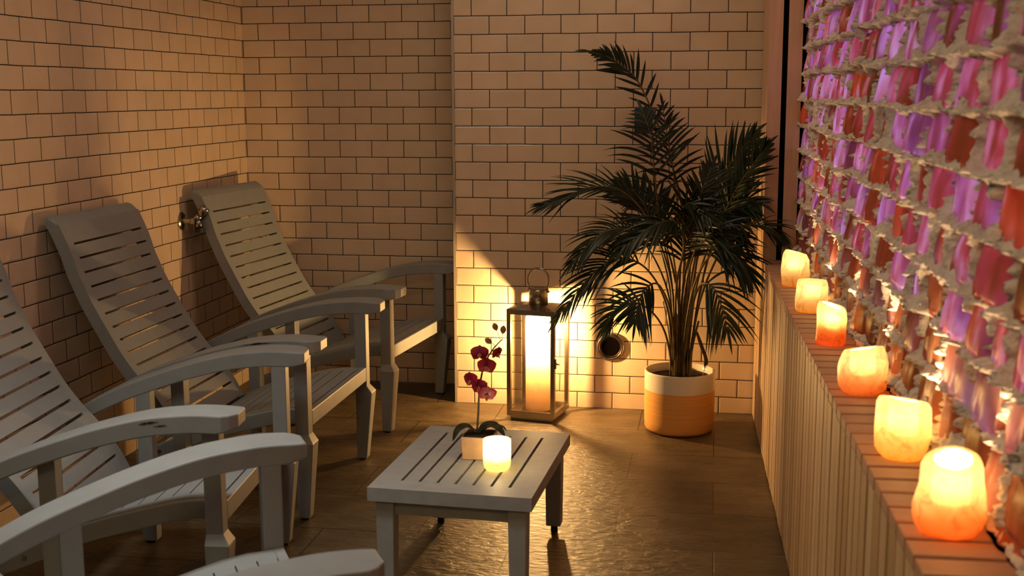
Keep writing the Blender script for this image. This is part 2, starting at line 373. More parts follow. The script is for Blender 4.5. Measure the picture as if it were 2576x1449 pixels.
# ------------------------------------------------------------------ salt wall
def brick_mat():
    mt, nt, b = new_mat('salt_brick')
    at = N(nt, 'ShaderNodeVertexColor', layer_name='tint')
    g = N(nt, 'ShaderNodeNewGeometry')
    mp = N(nt, 'ShaderNodeMapping'); mp.inputs['Scale'].default_value = (20, 14, 4.5); nt.links.new(g.outputs['Position'], mp.inputs['Vector'])
    nz = N(nt, 'ShaderNodeTexNoise', i_Scale=1.3, i_Detail=4.0, i_Distortion=.5); nt.links.new(mp.outputs[0], nz.inputs['Vector'])
    # mineral veins, uneven LED glow painted in: paler crystal against iron-red bands
    rp = ramp(nt, [(.30, (.42,.10,.08)), (.46, (.85,.40,.42)), (.60, (1,.86,.90)), (.8, (1,1,1))]); nt.links.new(nz.outputs['Fac'], rp.inputs['Fac'])
    mx = N(nt, 'ShaderNodeMix', data_type='RGBA', blend_type='MULTIPLY'); mx.inputs['Factor'].default_value = .85
    nt.links.new(at.outputs['Color'], mx.inputs[6]); nt.links.new(rp.outputs['Color'], mx.inputs[7])
    # surface colour: same salt, orange-pink
    sf = N(nt, 'ShaderNodeMix', data_type='RGBA', blend_type='MIX'); sf.inputs['Factor'].default_value = .68
    nt.links.new(mx.outputs[2], sf.inputs[6]); sf.inputs[7].default_value = (.88,.30,.12,1)
    nt.links.new(sf.outputs[2], b.inputs['Base Color']); b.inputs['Roughness'].default_value = .32; b.inputs['Specular IOR Level'].default_value = .4
    tr = N(nt, 'ShaderNodeBsdfTranslucent'); nt.links.new(mx.outputs[2], tr.inputs['Color'])
    ms = N(nt, 'ShaderNodeMixShader'); ms.inputs[0].default_value = .55
    nt.links.new(b.outputs[0], ms.inputs[1]); nt.links.new(tr.outputs[0], ms.inputs[2]); nt.links.new(ms.outputs[0], nt.nodes['Material Output'].inputs['Surface'])
    bp = N(nt, 'ShaderNodeBump', i_Strength=.5, i_Distance=.006); nt.links.new(nz.outputs['Fac'], bp.inputs['Height']); nt.links.new(bp.outputs['Normal'], b.inputs['Normal'])
    return mt
def crust_mat():
    mt, nt, b = new_mat('salt_crust')
    g = N(nt, 'ShaderNodeNewGeometry')
    nz = N(nt, 'ShaderNodeTexNoise', i_Scale=26.0, i_Detail=6.0, i_Roughness=.65); nt.links.new(g.outputs['Position'], nz.inputs['Vector'])
    rp = ramp(nt, [(.3, (.58,.44,.36)), (.5, (.86,.76,.68)), (.8, (.95,.90,.85))]); nt.links.new(nz.outputs['Fac'], rp.inputs['Fac']); nt.links.new(rp.outputs['Color'], b.inputs['Base Color'])
    b.inputs['Roughness'].default_value = .6
    vz = N(nt, 'ShaderNodeTexVoronoi', i_Scale=110.0); nt.links.new(g.outputs['Position'], vz.inputs['Vector'])
    sm = N(nt, 'ShaderNodeMath', operation='MULTIPLY_ADD', i_1=.5); nt.links.new(vz.outputs['Distance'], sm.inputs[0]); nt.links.new(nz.outputs['Fac'], sm.inputs[2])
    bp = N(nt, 'ShaderNodeBump', i_Strength=.9, i_Distance=.008); nt.links.new(sm.outputs[0], bp.inputs['Height']); nt.links.new(bp.outputs['Normal'], b.inputs['Normal'])
    return mt
XS = .150                                   # salt face, in ledge coordinates
SROW = .0965; SZ0 = 1.53 - 9*SROW           # bottom line of a row
Z_LO, Z_HI = LZ+.002, 2.0
S_LO, S_HI = .355, 5.0
rb = random.Random(11)
rows = []
nrow = int((Z_HI-SZ0)/SROW)+1
for k in range(nrow):
    lst = []; s = S_LO - rb.uniform(0,.1)
    while s < S_HI:
        L = rb.choice([.13,.16,.18,.20,.22]) * rb.uniform(.85,1.1)
        lst.append((s, s+L)); s += L
    rows.append(lst)
def brick_at(s, z):
    k = int((z-SZ0)//SROW); k = max(0, min(nrow-1, k))
    for (a, b_) in rows[k]:
        if a <= s < b_: return k, a, b_
    return k, s, s+.1
def fbm(x, y, z=0): return noise.fractal(Vector((x,y,z)), .8, 2.0, 4)
def crust_h(s, z):
    """(height of the crust out of the wall, True where the crust covers the brick)"""
    zz = z + .010*fbm(s*3, 1.7) + .006*fbm(s*13, 4.2)      # rows wander
    k, a, b_ = brick_at(s, zz)
    fz = (zz-SZ0) - k*SROW                                  # 0 bottom .. SROW top
    ds = min(s-a, b_-s)
    jag = .009*fbm(s*22, z*22, 3) + .011*fbm(s*62, z*62, 9)
    low = .010 + .012*fbm(s*9, k*3.3) + max(0, .045*fbm(s*5, k*7.7, 5)); side = .0065 + .008*fbm(k*5.1+z*9, s*2) + max(0, .05*fbm(s*2.2, k*5.3, 8)-.018)
    top = .006
    cover = max(low-fz, (top-(SROW-fz)), side-ds, Z_LO+.016-z) + jag*min(1, max(.1, (z-Z_LO)/.02))
    # rows lean out like shingles: crust shelf at the bottom of each row
    shelf = .017*math.exp(-(fz/.020)**2) + .005*math.exp(-((SROW-fz)/.009)**2)
    h = shelf + .007*math.exp(-(ds/.012)**2) + .007*fbm(s*30, z*30, 2) + .014*max(0, .28-abs(fbm(s*62, z*62, 6))) + .006*abs(fbm(s*120, z*120, 2))
    return h, cover
TINTS = [((.92,.82,1),4),((.80,.57,.74),4),((.80,.41,.48),3.5),((.66,.20,.22),3.5),((.44,.10,.05),4),((.24,.09,.04),2),((.84,.40,.22),2.5),((.60,.42,.66),2.5)]
salt = empty('salt_brick_wall', led(XS, 2.6, 0)); tag(salt, 'backlit wall of rough pink and violet salt bricks set in a pale crystalline crust', 'salt wall')
bm = bmesh.new(); tint = bm.loops.layers.color.new('tint')
tn = [t for t, _ in TINTS]; tw = [x for _, x in TINTS]
for k in range(nrow):
    for (a, b_) in rows[k]:
        z0 = SZ0 + k*SROW - .004; z1 = z0 + SROW + .006
        if z1 < Z_LO or z0 > Z_HI or b_ < S_LO: continue
        c1 = rb.choices(tn, tw)[0]; c2 = rb.choices(tn, tw)[0]
        bulge = rb.uniform(.006,.020); tilt = rb.uniform(-.004,.008); ph = rb.uniform(0,50); thick = rb.choice([.3,.5,.7,.9,1.2,1.6])
        ns, nz_ = 16, 10
        grid = []
        for j in range(nz_+1):
            rowv = []
            for i in range(ns+1):
                fs, fzz = i/ns, j/nz_
                s = a + (b_-a)*fs; z = z0 + (z1-z0)*fzz
                h = -.002 + bulge*(1-abs(2*fs-1)**3)*(1-.35*abs(2*fzz-1)**2) + tilt*(1-fzz) + .014*(1-fzz) + .005*fbm(s*24, z*5, ph) + .003*fbm(s*60, z*14, ph)
                if i in (0, ns) or j in (0, nz_): h = -.034
                rowv.append((bm.verts.new(led(XS-h, max(S_LO, min(S_HI, s)), max(Z_LO, z))), fs, fzz))
            grid.append(rowv)
        for j in range(nz_):
            for i in range(ns):
                q = (grid[j][i], grid[j][i+1], grid[j+1][i+1], grid[j+1][i])
                f = bm.faces.new([x[0] for x in q]); f.smooth = True
                for lp, x in zip(f.loops, q):
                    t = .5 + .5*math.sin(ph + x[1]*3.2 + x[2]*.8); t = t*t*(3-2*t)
                    # thickness sets the tint; LED hot spot painted in, paler at centre and bottom
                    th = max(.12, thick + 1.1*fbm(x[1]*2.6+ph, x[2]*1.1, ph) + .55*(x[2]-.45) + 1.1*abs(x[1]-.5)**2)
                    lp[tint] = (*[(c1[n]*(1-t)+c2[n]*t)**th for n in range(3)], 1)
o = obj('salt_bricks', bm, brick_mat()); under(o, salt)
bm = bmesh.new()
def svals():
    s = S_LO; out = []
    while s < 4.3:
        out.append(s); s += .0095 if s < 1.6 else (.0072 if s < 2.6 else .0062)
    return out
SV = svals(); NZ = int((1.86-Z_LO)/.0055)
prev = None
for s in SV:
    cur = []
    for j in range(NZ+1):
        z = Z_LO + j*.0055
        h, c = crust_h(s, z)
        cur.append([s, z, h, c, None])
    if prev:
        for j in range(NZ):
            q = (prev[j], cur[j], cur[j+1], prev[j+1])
            if max(x[3] for x in q) < 0: continue
            for x in q:
                if x[4] is None:
                    e = max(0, min(1, x[3]/.010)); hh = -.006 + (x[2]+.022)*(e**.5)
                    x[4] = bm.verts.new(led(XS-hh, x[0], x[1]))
            f = bm.faces.new([x[4] for x in q]); f.smooth = True
    prev = cur
o = obj('salt_crust', bm, crust_mat()); under(o, salt)
bm = bmesh.new(); lbox(bm, XS+.075, XS+.085, S_LO, S_HI, Z_LO, Z_HI); under(obj('backing_panel', bm, simple('panel_white', (.7,.7,.75), .7)), salt)
bm = bmesh.new()
M_LED = emit_mat('violet_led_strip', (.58,.48,1.0), 4.7)
for k in range(nrow):
    z = SZ0 + k*SROW + .040
    if z < Z_LO+.20 or z > Z_HI-.03: continue
    lbox(bm, XS+.066, XS+.074, S_LO, S_HI, z-.012, z+.012)
under(obj('led_strips', bm, M_LED), salt)
bm = bmesh.new(); lbox(bm, XS-.03, XS+.085, S_LO, S_HI, Z_HI, CEIL-.003); under(obj('upper_panel', bm, M_PINE_P), salt)

# ------------------------------------------------------------------ lounge chairs
BACK = [(.245,-.455),(.304,-.484),(.347,-.512),(.39,-.543),(.45,-.596),(.51,-.640),(.557,-.668),(.645,-.717),(.70,-.746),(.745,-.765),(.793,-.785),(.85,-.802),(.90,-.822),(.945,-.842),(.972,-.858)]
_bc = catmull([(u, 0, z) for z, u in BACK], 6); BK = [(p.z, p.x) for p in _bc]
SEAT = catmull([(.022,0,.361),(-.06,0,.360),(-.12,0,.352),(-.2,0,.332),(-.34,0,.294),(-.41,0,.265),(-.547,0,.209),(-.62,0,.184)], 5)
ST = sorted((p.x, p.z) for p in SEAT)
ARM = catmull([(.080,0,.606),(0,0,.610),(-.06,0,.608),(-.15,0,.598),(-.25,0,.575),(-.34,0,.548),(-.475,0,.500),(-.578,0,.452),(-.665,0,.400)], 5)
def back_n(z):
    e = .01; d = Vector((interp(BK, z+e)-interp(BK, z-e), 0, 2*e)).normalized()
    return Vector((-d.z, 0, d.x))           # towards the rear
def bp_(z, off): 
    n = back_n(z); return Vector((interp(BK, z), 0, z)) + n*off
def make_chair():
    t = empty('lounge_chair')
    P = M_PAINT
    for sg in (1, -1):
        lg = bmesh.new(); a, b_ = .308*sg, .353*sg; bo = .368*sg; fo = .350*sg
        def ring(u0_, u1, v0, v1, z): return [(u0_,v0,z),(u1,v0,z),(u1,v1,z),(u0_,v1,z)]
        rs_ = [ring(-.022,.016,a,fo,.006), ring(-.022,.041,a,bo,.262), ring(-.022,.022,a,b_,.288), ring(-.022,.022,a,b_,.572)]
        vr = [[lg.verts.new(p) for p in r_] for r_ in rs_]
        for k in range(3):
            for i in range(4): lg.faces.new((vr[k][i], vr[k][(i+1)%4], vr[k+1][(i+1)%4], vr[k+1][i]))
        lg.faces.new(vr[0][::-1]); lg.faces.new(vr[-1])
        L = obj('leg', lg, P, t, bevel=.003)
        pd = bmesh.new(); box(pd, -.016, .010, min(a,fo)+.008, max(a,fo)-.008, 0, .007); obj('foot_pad', pd, M_PAD, L)
        rl = bmesh.new(); box(rl, -.443, -.398, min(a,b_), max(a,b_), .006, .488); L2 = obj('leg', rl, P, t, bevel=.003)
        pd = bmesh.new(); box(pd, -.434, -.406, min(a,b_)+.008, max(a,b_)-.008, 0, .007); obj('foot_pad', pd, M_PAD, L2)
        # curved flat arm with a rounded, undercut front end
        ab = bmesh.new(); rings = []
        for i, p in enumerate(ARM):
            u, z = p.x, p.z
            f = max(0, (u-.035)/.045)
            vo = .412 - .036*f**2.2; vi = .306 + .005*f**2
            th = .047 - .012*min(1, f)**1.2
            rings.append([ab.verts.new((u, q*sg, zz)) for q, zz in ((vi, z-th), (vo, z-th), (vo, z), (vi, z))])
        for k in range(len(rings)-1):
            for i in range(4): ab.faces.new((rings[k][i], rings[k][(i+1)%4], rings[k+1][(i+1)%4], rings[k+1][i]))
        ab.faces.new(rings[0][::-1]); ab.faces.new(rings[-1])
        obj('arm', ab, P, t, bevel=.004)
        sr = bmesh.new(); rings = []
        for u in [.0,-.06,-.12,-.18,-.24,-.30,-.36,-.42,-.48,-.54,-.60]:
            z = interp(ST, u)
            rings.append([sr.verts.new((u, q*sg, zz)) for q, zz in ((.287, z-.050), (.3075, z-.050), (.3075, z-.001), (.287, z-.001))])
        for k in range(len(rings)-1):
            for i in range(4): sr.faces.new((rings[k][i], rings[k][(i+1)%4], rings[k+1][(i+1)%4], rings[k+1][i]))
        sr.faces.new(rings[0][::-1]); sr.faces.new(rings[-1])
        rail = obj('side_rail', sr, P, t, bevel=.003)
        sc = bmesh.new(); lathe(sc, [(.007,0),(.006,.004)], 12, True, True, axis_fn=lambda p: Vector((-.515+p.x, sg*(.3075+p.z), interp(ST,-.515)-.025+p.y))); obj('screw', sc, M_CHROME, rail)
    fb = bmesh.new(); box(fb, -.002, .0215, -.308, .308, .308, .3605); obj('front_rail', fb, P, t, bevel=.003)
    rb_ = bmesh.new(); box(rb_, -.585, -.560, -.287, .287, .150, .190); obj('rear_rail', rb_, P, t, bevel=.003)
    # seat: slotted slats between two stiles
    sb = bmesh.new(); edges = [-.003,-.048,-.094,-.140,-.186,-.232,-.278,-.324,-.370,-.415]
    def seg(u0_, u1, v0, v1, th):
        us = [u0_ + (u1-u0_)*i/2 for i in range(3)]
        for x, y in zip(us, us[1:]):
            zx, zy = interp(ST, x), interp(ST, y)
            hexa(sb, [(y,v0,zy-th),(x,v0,zx-th),(x,v1,zx-th),(y,v1,zy-th),(y,v0,zy),(x,v0,zx),(x,v1,zx),(y,v1,zy)])
    for x, y in zip(edges, edges[1:]): seg(x-.0018, y+.0018, -.247, .247, .018)
    for v0, v1 in ((-.286,-.247),(.247,.286)):
        for x, y in zip(edges, edges[1:]): seg(x, y, v0, v1, .022)
    bmesh.ops.remove_doubles(sb, verts=sb.verts[:], dist=1e-5)
    obj('seat', sb, P, t)
    # backrest: S-curved slotted panel
    bb = bmesh.new()
    zs = [.245,.304,.347,.388,.430,.472,.514,.557,.600,.645,.690,.736,.784,.832,.880]
    def bseg(z0, z1, v0, v1, th, n=3):
        for i in range(n):
            a, c = z0+(z1-z0)*i/n, z0+(z1-z0)*(i+1)/n
            A0, A1, C0, C1 = bp_(a,0), bp_(a,th), bp_(c,0), bp_(c,th)
            Y0, Y1 = Vector((0,v0,0)), Vector((0,v1,0))
            hexa(bb, [A1+Y0, A0+Y0, A0+Y1, A1+Y1, C1+Y0, C0+Y0, C0+Y1, C1+Y1])
    for a, c in zip(zs, zs[1:]): bseg(a+.0036, c-.0036, -.241, .241, .020)
    bseg(.8836, .945, -.241, .241, .022, 2)
    for v0, v1 in ((-.28,-.241),(.241,.28)):
        for a, c in zip(zs, zs[1:]): bseg(a, c, v0, v1, .042, 2)
        bseg(.880, .945, v0, v1, .042, 2)
    # rolled top edge
    tp = [(.945,0),(.958,.004),(.967,.012),(.972,.024),(.968,.036),(.955,.042)]
    pr_ = [bp_(.945,0)] + [Vector((interp(BK,.945)-.004-o_*1.0-(z-.945)*.42, 0, z)) for z, o_ in tp[1:]] + [bp_(.945,.042)]
    for sgn in (1,):
        ringA = []
        for v in (-.28,-.274,.274,.28):
            sh = 0 if abs(v) < .279 else 1
            ringA.append([bb.verts.new(p + Vector((0, v, -(.010 if sh and 0<i<len(pr_)-1 else 0)))) for i, p in enumerate(pr_)])
        n = len(pr_)
        for A, B in zip(ringA, ringA[1:]):
            for i in range(n-1): bb.faces.new((A[i], B[i], B[i+1], A[i+1]))
        bb.faces.new(ringA[0]); bb.faces.new(ringA[-1][::-1])
    bmesh.ops.remove_doubles(bb, verts=bb.verts[:], dist=1e-5)
    obj('backrest', bb, P, t)
    return t
G = 'slatted lounge chairs along the left wall'
chair = make_chair(); tag(chair, None, 'chair', G)
spots = [((-.140,-.185), -6, 'grey slatted lounge chair in the far corner, its reclined back beside the wall tap'),
         ((-.172,-1.208), 0, 'grey slatted lounge chair second from the far corner, facing the gap behind the low table'),
         ((-.130,-2.085), 6, 'grey slatted lounge chair whose tall backrest is cut off by the left photo edge'),
         ((.322,-2.972), 30, 'grey slatted lounge chair nearest the camera, only its arms and seat edge in view')]
for i, ((x, y), a, lb) in enumerate(spots):
    c = chair if i == 0 else copy_tree(chair)
    c.location = (x, y, 0); c.rotation_euler = (0, 0, R(a)); c['label'] = lb
    if i == 3:                                  # this one's joints have settled a little differently
        for ch in c.children:
            if ch.name.startswith('arm') and min(v.co.y for v in ch.data.vertices) < 0: ch.location.z = -.016
            if ch.name.split('.')[0] in ('seat', 'side_rail', 'front_rail'): ch.location.z = .012

# worn chips in the paint on two of the near arms
M_CHIP = simple('bare_dark_wood', (.010,.008,.006), .8)
AT = sorted((p.x, p.z) for p in ARM)
def chip(ch, u0_, u1, drop, thick, seed):
    rc = random.Random(seed); bm = bmesh.new(); n = 14; rows_ = []
    for i in range(n+1):
        u = u0_+(u1-u0_)*i/n; z = interp(AT, u)-drop; hh = thick*math.sin(math.pi*(i+.02)/(n+.04))*rc.uniform(.4,1.2)
        rows_.append([bm.verts.new((u, v, z+q)) for v, q in ((-.4108,-hh),(-.4125,-hh),(-.4125,hh),(-.4108,hh))])
    for A, B in zip(rows_, rows_[1:]):
        for i in range(4): bm.faces.new((A[i], A[(i+1)%4], B[(i+1)%4], B[i]))
    bm.faces.new(rows_[0][::-1]); bm.faces.new(rows_[-1])
    arm = [o for o in ch.children if o.name.startswith('arm') and min(v.co.y for v in o.data.vertices) < 0][0]
    obj('paint_chip', bm, M_CHIP, arm)
lc = [o for o in col.objects if o.name.startswith('lounge_chair')]
by = sorted(lc, key=lambda o: -o.location.y)
chip(by[1], -.175, -.055, .0065, .0028, 4); chip(by[2], -.155, -.105, .012, .0030, 5); chip(by[2], -.118, -.085, .022, .0022, 6)

# ------------------------------------------------------------------ low table
TZ = .31
tab = empty('low_table', (.443,-1.786,0), R(-2.6)); tag(tab, 'low grey slatted coffee table holding the orchid and a lit candle jar', 'table')
bm = bmesh.new(); hx, hy, sx, sy0, sy1 = .229, .315, .153, -.240, .247
xs = [-sx + 2*sx*i/6 for i in range(7)]; g_ = .0042
box(bm, -hx, hx, sy1, hy, TZ-.038, TZ); box(bm, -hx, hx, -hy, sy0, TZ-.038, TZ)
ex = [-hx] + xs + [hx]
for i in range(8):
    a = ex[i] + (g_ if i else 0); c = ex[i+1] - (g_ if i < 7 else 0)
    box(bm, a, c, sy0, sy1, TZ-(.038 if i in (0,7) else .022), TZ)
bmesh.ops.remove_doubles(bm, verts=bm.verts[:], dist=1e-5)
obj('tabletop', bm, M_PAINT_D, tab)
for sgx in (-1,1):
    for sgy in (-1,1):
        cx, cy = sgx*.186, sgy*.273
        bm = bmesh.new(); hexa(bm, [(cx-.023,cy-.023,.022),(cx+.023,cy-.023,.022),(cx+.023,cy+.023,.022),(cx-.023,cy+.023,.022),(cx-.026,cy-.026,TZ-.0385),(cx+.026,cy-.026,TZ-.0385),(cx+.026,cy+.026,TZ-.0385),(cx-.026,cy+.026,TZ-.0385)])
        L = obj('leg', bm, M_PAINT_D, tab, bevel=.003)
        bm = bmesh.new(); lathe(bm, [(.011,0),(.011,.024)], 16, True, True, axis_fn=lambda p: p+Vector((cx,cy,0))); obj('foot_pad', bm, M_PAD, L)
for sgy in (-1,1):
    bm = bmesh.new(); y = sgy*.275; box(bm, -.160, .160, y-.010, y+.010, TZ-.082, TZ-.0385); obj('apron', bm, M_PAINT_D, tab)
for sgx in (-1,1):
    bm = bmesh.new(); x = sgx*.188; box(bm, x-.010, x+.010, -.247, .247, TZ-.082, TZ-.0385); obj('apron', bm, M_PAINT_D, tab)

# candle jar on the table
JX, JY = .524, -1.885
M_JAR = wax_mat('milky_jar', [(0,(.95,.86,.45)),(.5,(1,.92,.62)),(1,(1,.95,.75))], .50, .34, (0,.09), .05)
M_JWAX = wax_mat('jar_wax', [(0,(1,.9,.6)),(1,(1,.93,.7))], .35, .7)
jar = empty('candle_jar', (JX, JY, TZ)); tag(jar, 'milky yellow glass candle jar with small lettering, lit, on the low table', 'candle')
bm = bmesh.new(); lathe(bm, [(.0245,.0012),(.031,.003),(.0365,.009),(.0392,.019),(.0400,.034),(.0403,.060),(.0400,.0905)], 56, True); obj('jar', bm, M_JAR, jar, smooth=True)
bm = bmesh.new(); lathe(bm, [(.0001,.034),(.0390,.034)], 40); obj('wax', bm, M_JWAX, jar, smooth=True)
bm = bmesh.new(); tube(bm, [(0,0,.034),(.0005,0,.046)], .0011, 6); obj('wick', bm, M_PAD, jar)
def flame(parent, z, h=.018, r=.0042):
    bm = bmesh.new(); lathe(bm, [(.0004,z),(r*.8,z+h*.16),(r,z+h*.33),(r*.72,z+h*.6),(r*.3,z+h*.85),(.0002,z+h)], 12, True, True)
    o = obj('flame', bm, M_FLAME, parent, smooth=True); return o
flame(jar, .0465)
lamp('jar_light', 'POINT', (0,0,.062), .9, (1,.74,.40), .010, parent=jar)
def text_mesh(name, s, size, mt, parent, fn):
    cu = bpy.data.curves.new(name, 'FONT'); cu.body = s; cu.size = size; cu.align_x = 'CENTER'; cu.space_character = 1.25; cu.extrude = 0; cu.resolution_u = 3
    tmp = bpy.data.objects.new(name, cu); col.objects.link(tmp)
    dg = bpy.context.evaluated_depsgraph_get(); me = bpy.data.meshes.new_from_object(tmp.evaluated_get(dg))
    bpy.data.objects.remove(tmp); me.name = name
    for v in me.vertices: v.co = fn(v.co)
    me.materials.clear(); me.materials.append(mt)
    o = bpy.data.objects.new(name, me); col.objects.link(o); o.parent = parent; return o
M_INK = simple('grey_ink', (.30,.26,.16), .6)
ang0 = math.atan2(cam_loc.y-JY, cam_loc.x-JX) - .12
def on_jar(zc):
    def f(c):
        a = ang0 + c.x/.0406; return Vector((.0406*math.cos(a), .0406*math.sin(a), zc + c.y))
    return f
text_mesh('lettering', 'ELEMIS', .0085, M_INK, jar, on_jar(.0215))
text_mesh('underline', '- -- - --- -- -', .0034, M_INK, jar, on_jar(.0165))

# ------------------------------------------------------------------ orchid
OX, OY = .449, -1.76
M_OPOT = simple('pale_wood_pot', (.74,.50,.30), .6, noise_amt=.15, noise_scale=24)
M_PETAL = leaf_mat('orchid_petal', (.20,.006,.022), (.36,.015,.05), .28, .45)
M_LIP = leaf_mat('orchid_lip', (.55,.13,.08), (.72,.28,.14), .25, .45)
M_BUD = simple('orchid_bud', (.26,.10,.05), .5, noise_amt=.3, noise_scale=60)
M_STEM = simple('orchid_stem', (.035,.03,.012), .5)
M_OLEAF = leaf_mat('orchid_leaf', (.012,.020,.008), (.028,.038,.015), .08, .3)
orc = empty('potted_orchid', (OX, OY, TZ)); tag(orc, 'dark magenta orchid in a small square wooden pot on the low table', 'orchid')
bm = bmesh.new(); h_ = .0475
hexa(bm, [(-h_+.003,-h_+.003,.001),(h_-.003,-h_+.003,.001),(h_-.003,h_-.003,.001),(-h_+.003,h_-.003,.001),(-h_,-h_,.068),(h_,-h_,.068),(h_,h_,.068),(-h_,h_,.068)])
o = obj('pot', bm, M_OPOT, orc, bevel=.0015); o.rotation_euler.z = R(2)
bm = bmesh.new(); box(bm, -h_+.006, h_-.006, -h_+.006, h_-.006, .060, .0685); o = obj('soil', bm, simple('moss', (.03,.022,.012), .9, bump=.8), orc)
def wp(x, y, z): return Vector((x-OX, y-OY, z-TZ))
st = catmull([wp(.441,-1.76,.374), wp(.447,-1.765,.44), wp(.451,-1.768,.505), wp(.460,-1.768,.565), wp(.474,-1.766,.605), wp(.491,-1.762,.634), wp(.512,-1.76,.658), wp(.520,-1.76,.664)], 6)
bm = bmesh.new(); tube(bm, st, [0.0034 - .0019*i/(len(st)-1) for i in range(len(st))], 8); stem = obj('stem', bm, M_STEM, orc, smooth=True)
def bud(p, q, s):
    bm = bmesh.new(); p = Vector(p); q = Vector(q)
    d = (q-p).normalized(); rot = Vector((0,0,1)).rotation_difference(d).to_matrix()
    lathe(bm, [(.0008,0),(.005*s,.004*s),(.0075*s,.010*s),(.006*s,.016*s),(.0006,.021*s)], 12, True, True, axis_fn=lambda v: q + rot@v)
    tube(bm, [p, p.lerp(q,.5)+Vector((0,0,.002)), q+d*.002], .0010, 6); obj('bud', bm, M_BUD, orc, smooth=True)
bud(st[-3], wp(.520,-1.76,.680), 1.25); bud(st[-6], wp(.503,-1.762,.690), 1.2); bud(st[-11], wp(.488,-1.764,.652), 1.2)
def petal(bm, c, d, n, L, W, cup=.2, nseg=7):
    """rounded petal from c along d, facing n"""
    d = d.normalized(); n = (n - d*n.dot(d)).normalized(); s_ = d.cross(n); prev = None
    for i in range(nseg+1):
        t = i/nseg; wd = W*max(0, math.sin(math.pi*min(1, t**.75*.97+.03)))**.65
        row = [bm.verts.new(c + d*(L*t) + s_*(wd*k) + n*(cup*L*(t*t*-.5) + cup*W*(-.45*k*k) + .02*L*math.sin(6*t+3*k))) for k in (-1,-.5,0,.5,1)]
        if prev:
            for a in range(4): bm.faces.new((prev[a], prev[a+1], row[a+1], row[a]))
        prev = row
def flower(p, face, up, s=1.0, side=False):
    bm = bmesh.new(); p = Vector(p); n = Vector(face).normalized(); u = Vector(up); u = (u-n*u.dot(n)).normalized(); r_ = u.cross(n)
    for a, L, W in ((90,.026,.011),(215,.025,.010),(325,.025,.010)):
        d = r_*math.cos(R(a)) + u*math.sin(R(a)); petal(bm, p - n*.001, d, n, L*s, W*s, .15)
    for a in (22, 158):
        d = r_*math.cos(R(a)) + u*math.sin(R(a)); petal(bm, p, d, n, .029*s, .018*s, .22)
    f = obj('flower', bm, M_PETAL, orc, smooth=True)
    bm = bmesh.new()
    petal(bm, p + n*.002, (n*.6 - u), n, .017*s, .0055*s, -.5); petal(bm, p+n*.002, (n + r_*.6 - u*.2), u, .010*s, .004*s, .4); petal(bm, p+n*.002, (n - r_*.6 - u*.2), u, .010*s, .004*s, .4)
    lathe(bm, [(.0005,0),(.0028*s,.002),(.0022*s,.006),(.0004,.008)], 8, axis_fn=lambda v: p + n*v.z + r_*v.x + u*v.y)
    obj('lip', bm, M_LIP, f, smooth=True)
    bm = bmesh.new(); q = min(st, key=lambda x: (x-p).length + abs(x.z-p.z+.004)); tube(bm, [q, q.lerp(p,.5)+Vector((0,0,.002)), p - n*.002], .0010, 6); obj('flower_stalk', bm, M_STEM, orc, smooth=True)
flower(wp(.456,-1.785,.625), (.1,-1,.15), (0,0,1), 1.0)
flower(wp(.478,-1.790,.588), (.35,-1,-.05), (.15,0,1), 1.05)
flower(wp(.507,-1.775,.625), (.9,-.5,-.35), (.3,0,1), .85)
flower(wp(.428,-1.785,.545), (-.55,-1,-.1), (-.2,0,1), 1.0)
flower(wp(.455,-1.790,.527), (-.2,-1,.1), (-.1,0,1), .95)
flower(wp(.478,-1.790,.505), (.25,-1,-.35), (.15,0,1), 1.05)
def blade(bm, pts, W, fold=.25, n=6):
    C_ = catmull(pts, n); prev = None; L = len(C_)-1
    for i, c in enumerate(C_):
        t = i/L; d = (C_[min(i+1,L)]-C_[max(i-1,0)]).normalized(); s_ = d.cross(Vector((0,0,1)))
        s_ = s_.normalized() if s_.length > .05 else Vector((1,0,0)); nn = s_.cross(d)
        wd = W*max(.02, math.sin(math.pi*min(1, .12+.88*t)))**.7
        row = [bm.verts.new(c + s_*wd*k + nn*(fold*wd*abs(k))) for k in (-1,-.5,0,.5,1)]
        if prev:
            for a in range(4): bm.faces.new((prev[a], prev[a+1], row[a+1], row[a]))
        prev = row
for pts, W in (([(-.01,0,.068),(-.035,-.008,.088),(-.058,-.02,.080),(-.074,-.03,.050)], .026), ([(0,0,.068),(.028,-.004,.088),(.055,-.012,.090),(.080,-.02,.068)], .024), ([(0,.01,.068),(.02,.03,.086),(.05,.05,.082),(.07,.065,.060)], .022)):
    bm = bmesh.new(); blade(bm, [Vector(p) for p in pts], W); obj('leaf', bm, M_OLEAF, orc, smooth=True)

# ------------------------------------------------------------------ lantern
lan = empty('lantern', (.394,-.168,0), R(-10.5)); tag(lan, 'tall square steel and glass lantern with ring handle on the floor against the tiled wall', 'lantern')
a = .1055; zt = .476
bm = bmesh.new(); box(bm, -a+.012, a-.012, -a+.012, a-.012, 0, .018); obj('base', bm, M_STEEL, lan, bevel=.002)
bm = bmesh.new(); pw = .017
box(bm, -a, a, -a, a, .0185, .027)
for sx_ in (-1,1):
    for sy_ in (-1,1): box(bm, min(sx_*a, sx_*(a-pw)), max(sx_*a, sx_*(a-pw)), min(sy_*a, sy_*(a-pw)), max(sy_*a, sy_*(a-pw)), .027, zt)
for z0, z1 in ((.027,.042),(zt-.020,zt)):
    for sy_ in (-1,1): box(bm, -a+pw, a-pw, min(sy_*a, sy_*(a-pw*.8)), max(sy_*a, sy_*(a-pw*.8)), z0, z1)
    for sx_ in (-1,1): box(bm, min(sx_*a, sx_*(a-pw*.8)), max(sx_*a, sx_*(a-pw*.8)), -a+pw, a-pw, z0, z1)
obj('frame', bm, M_STEEL, lan)
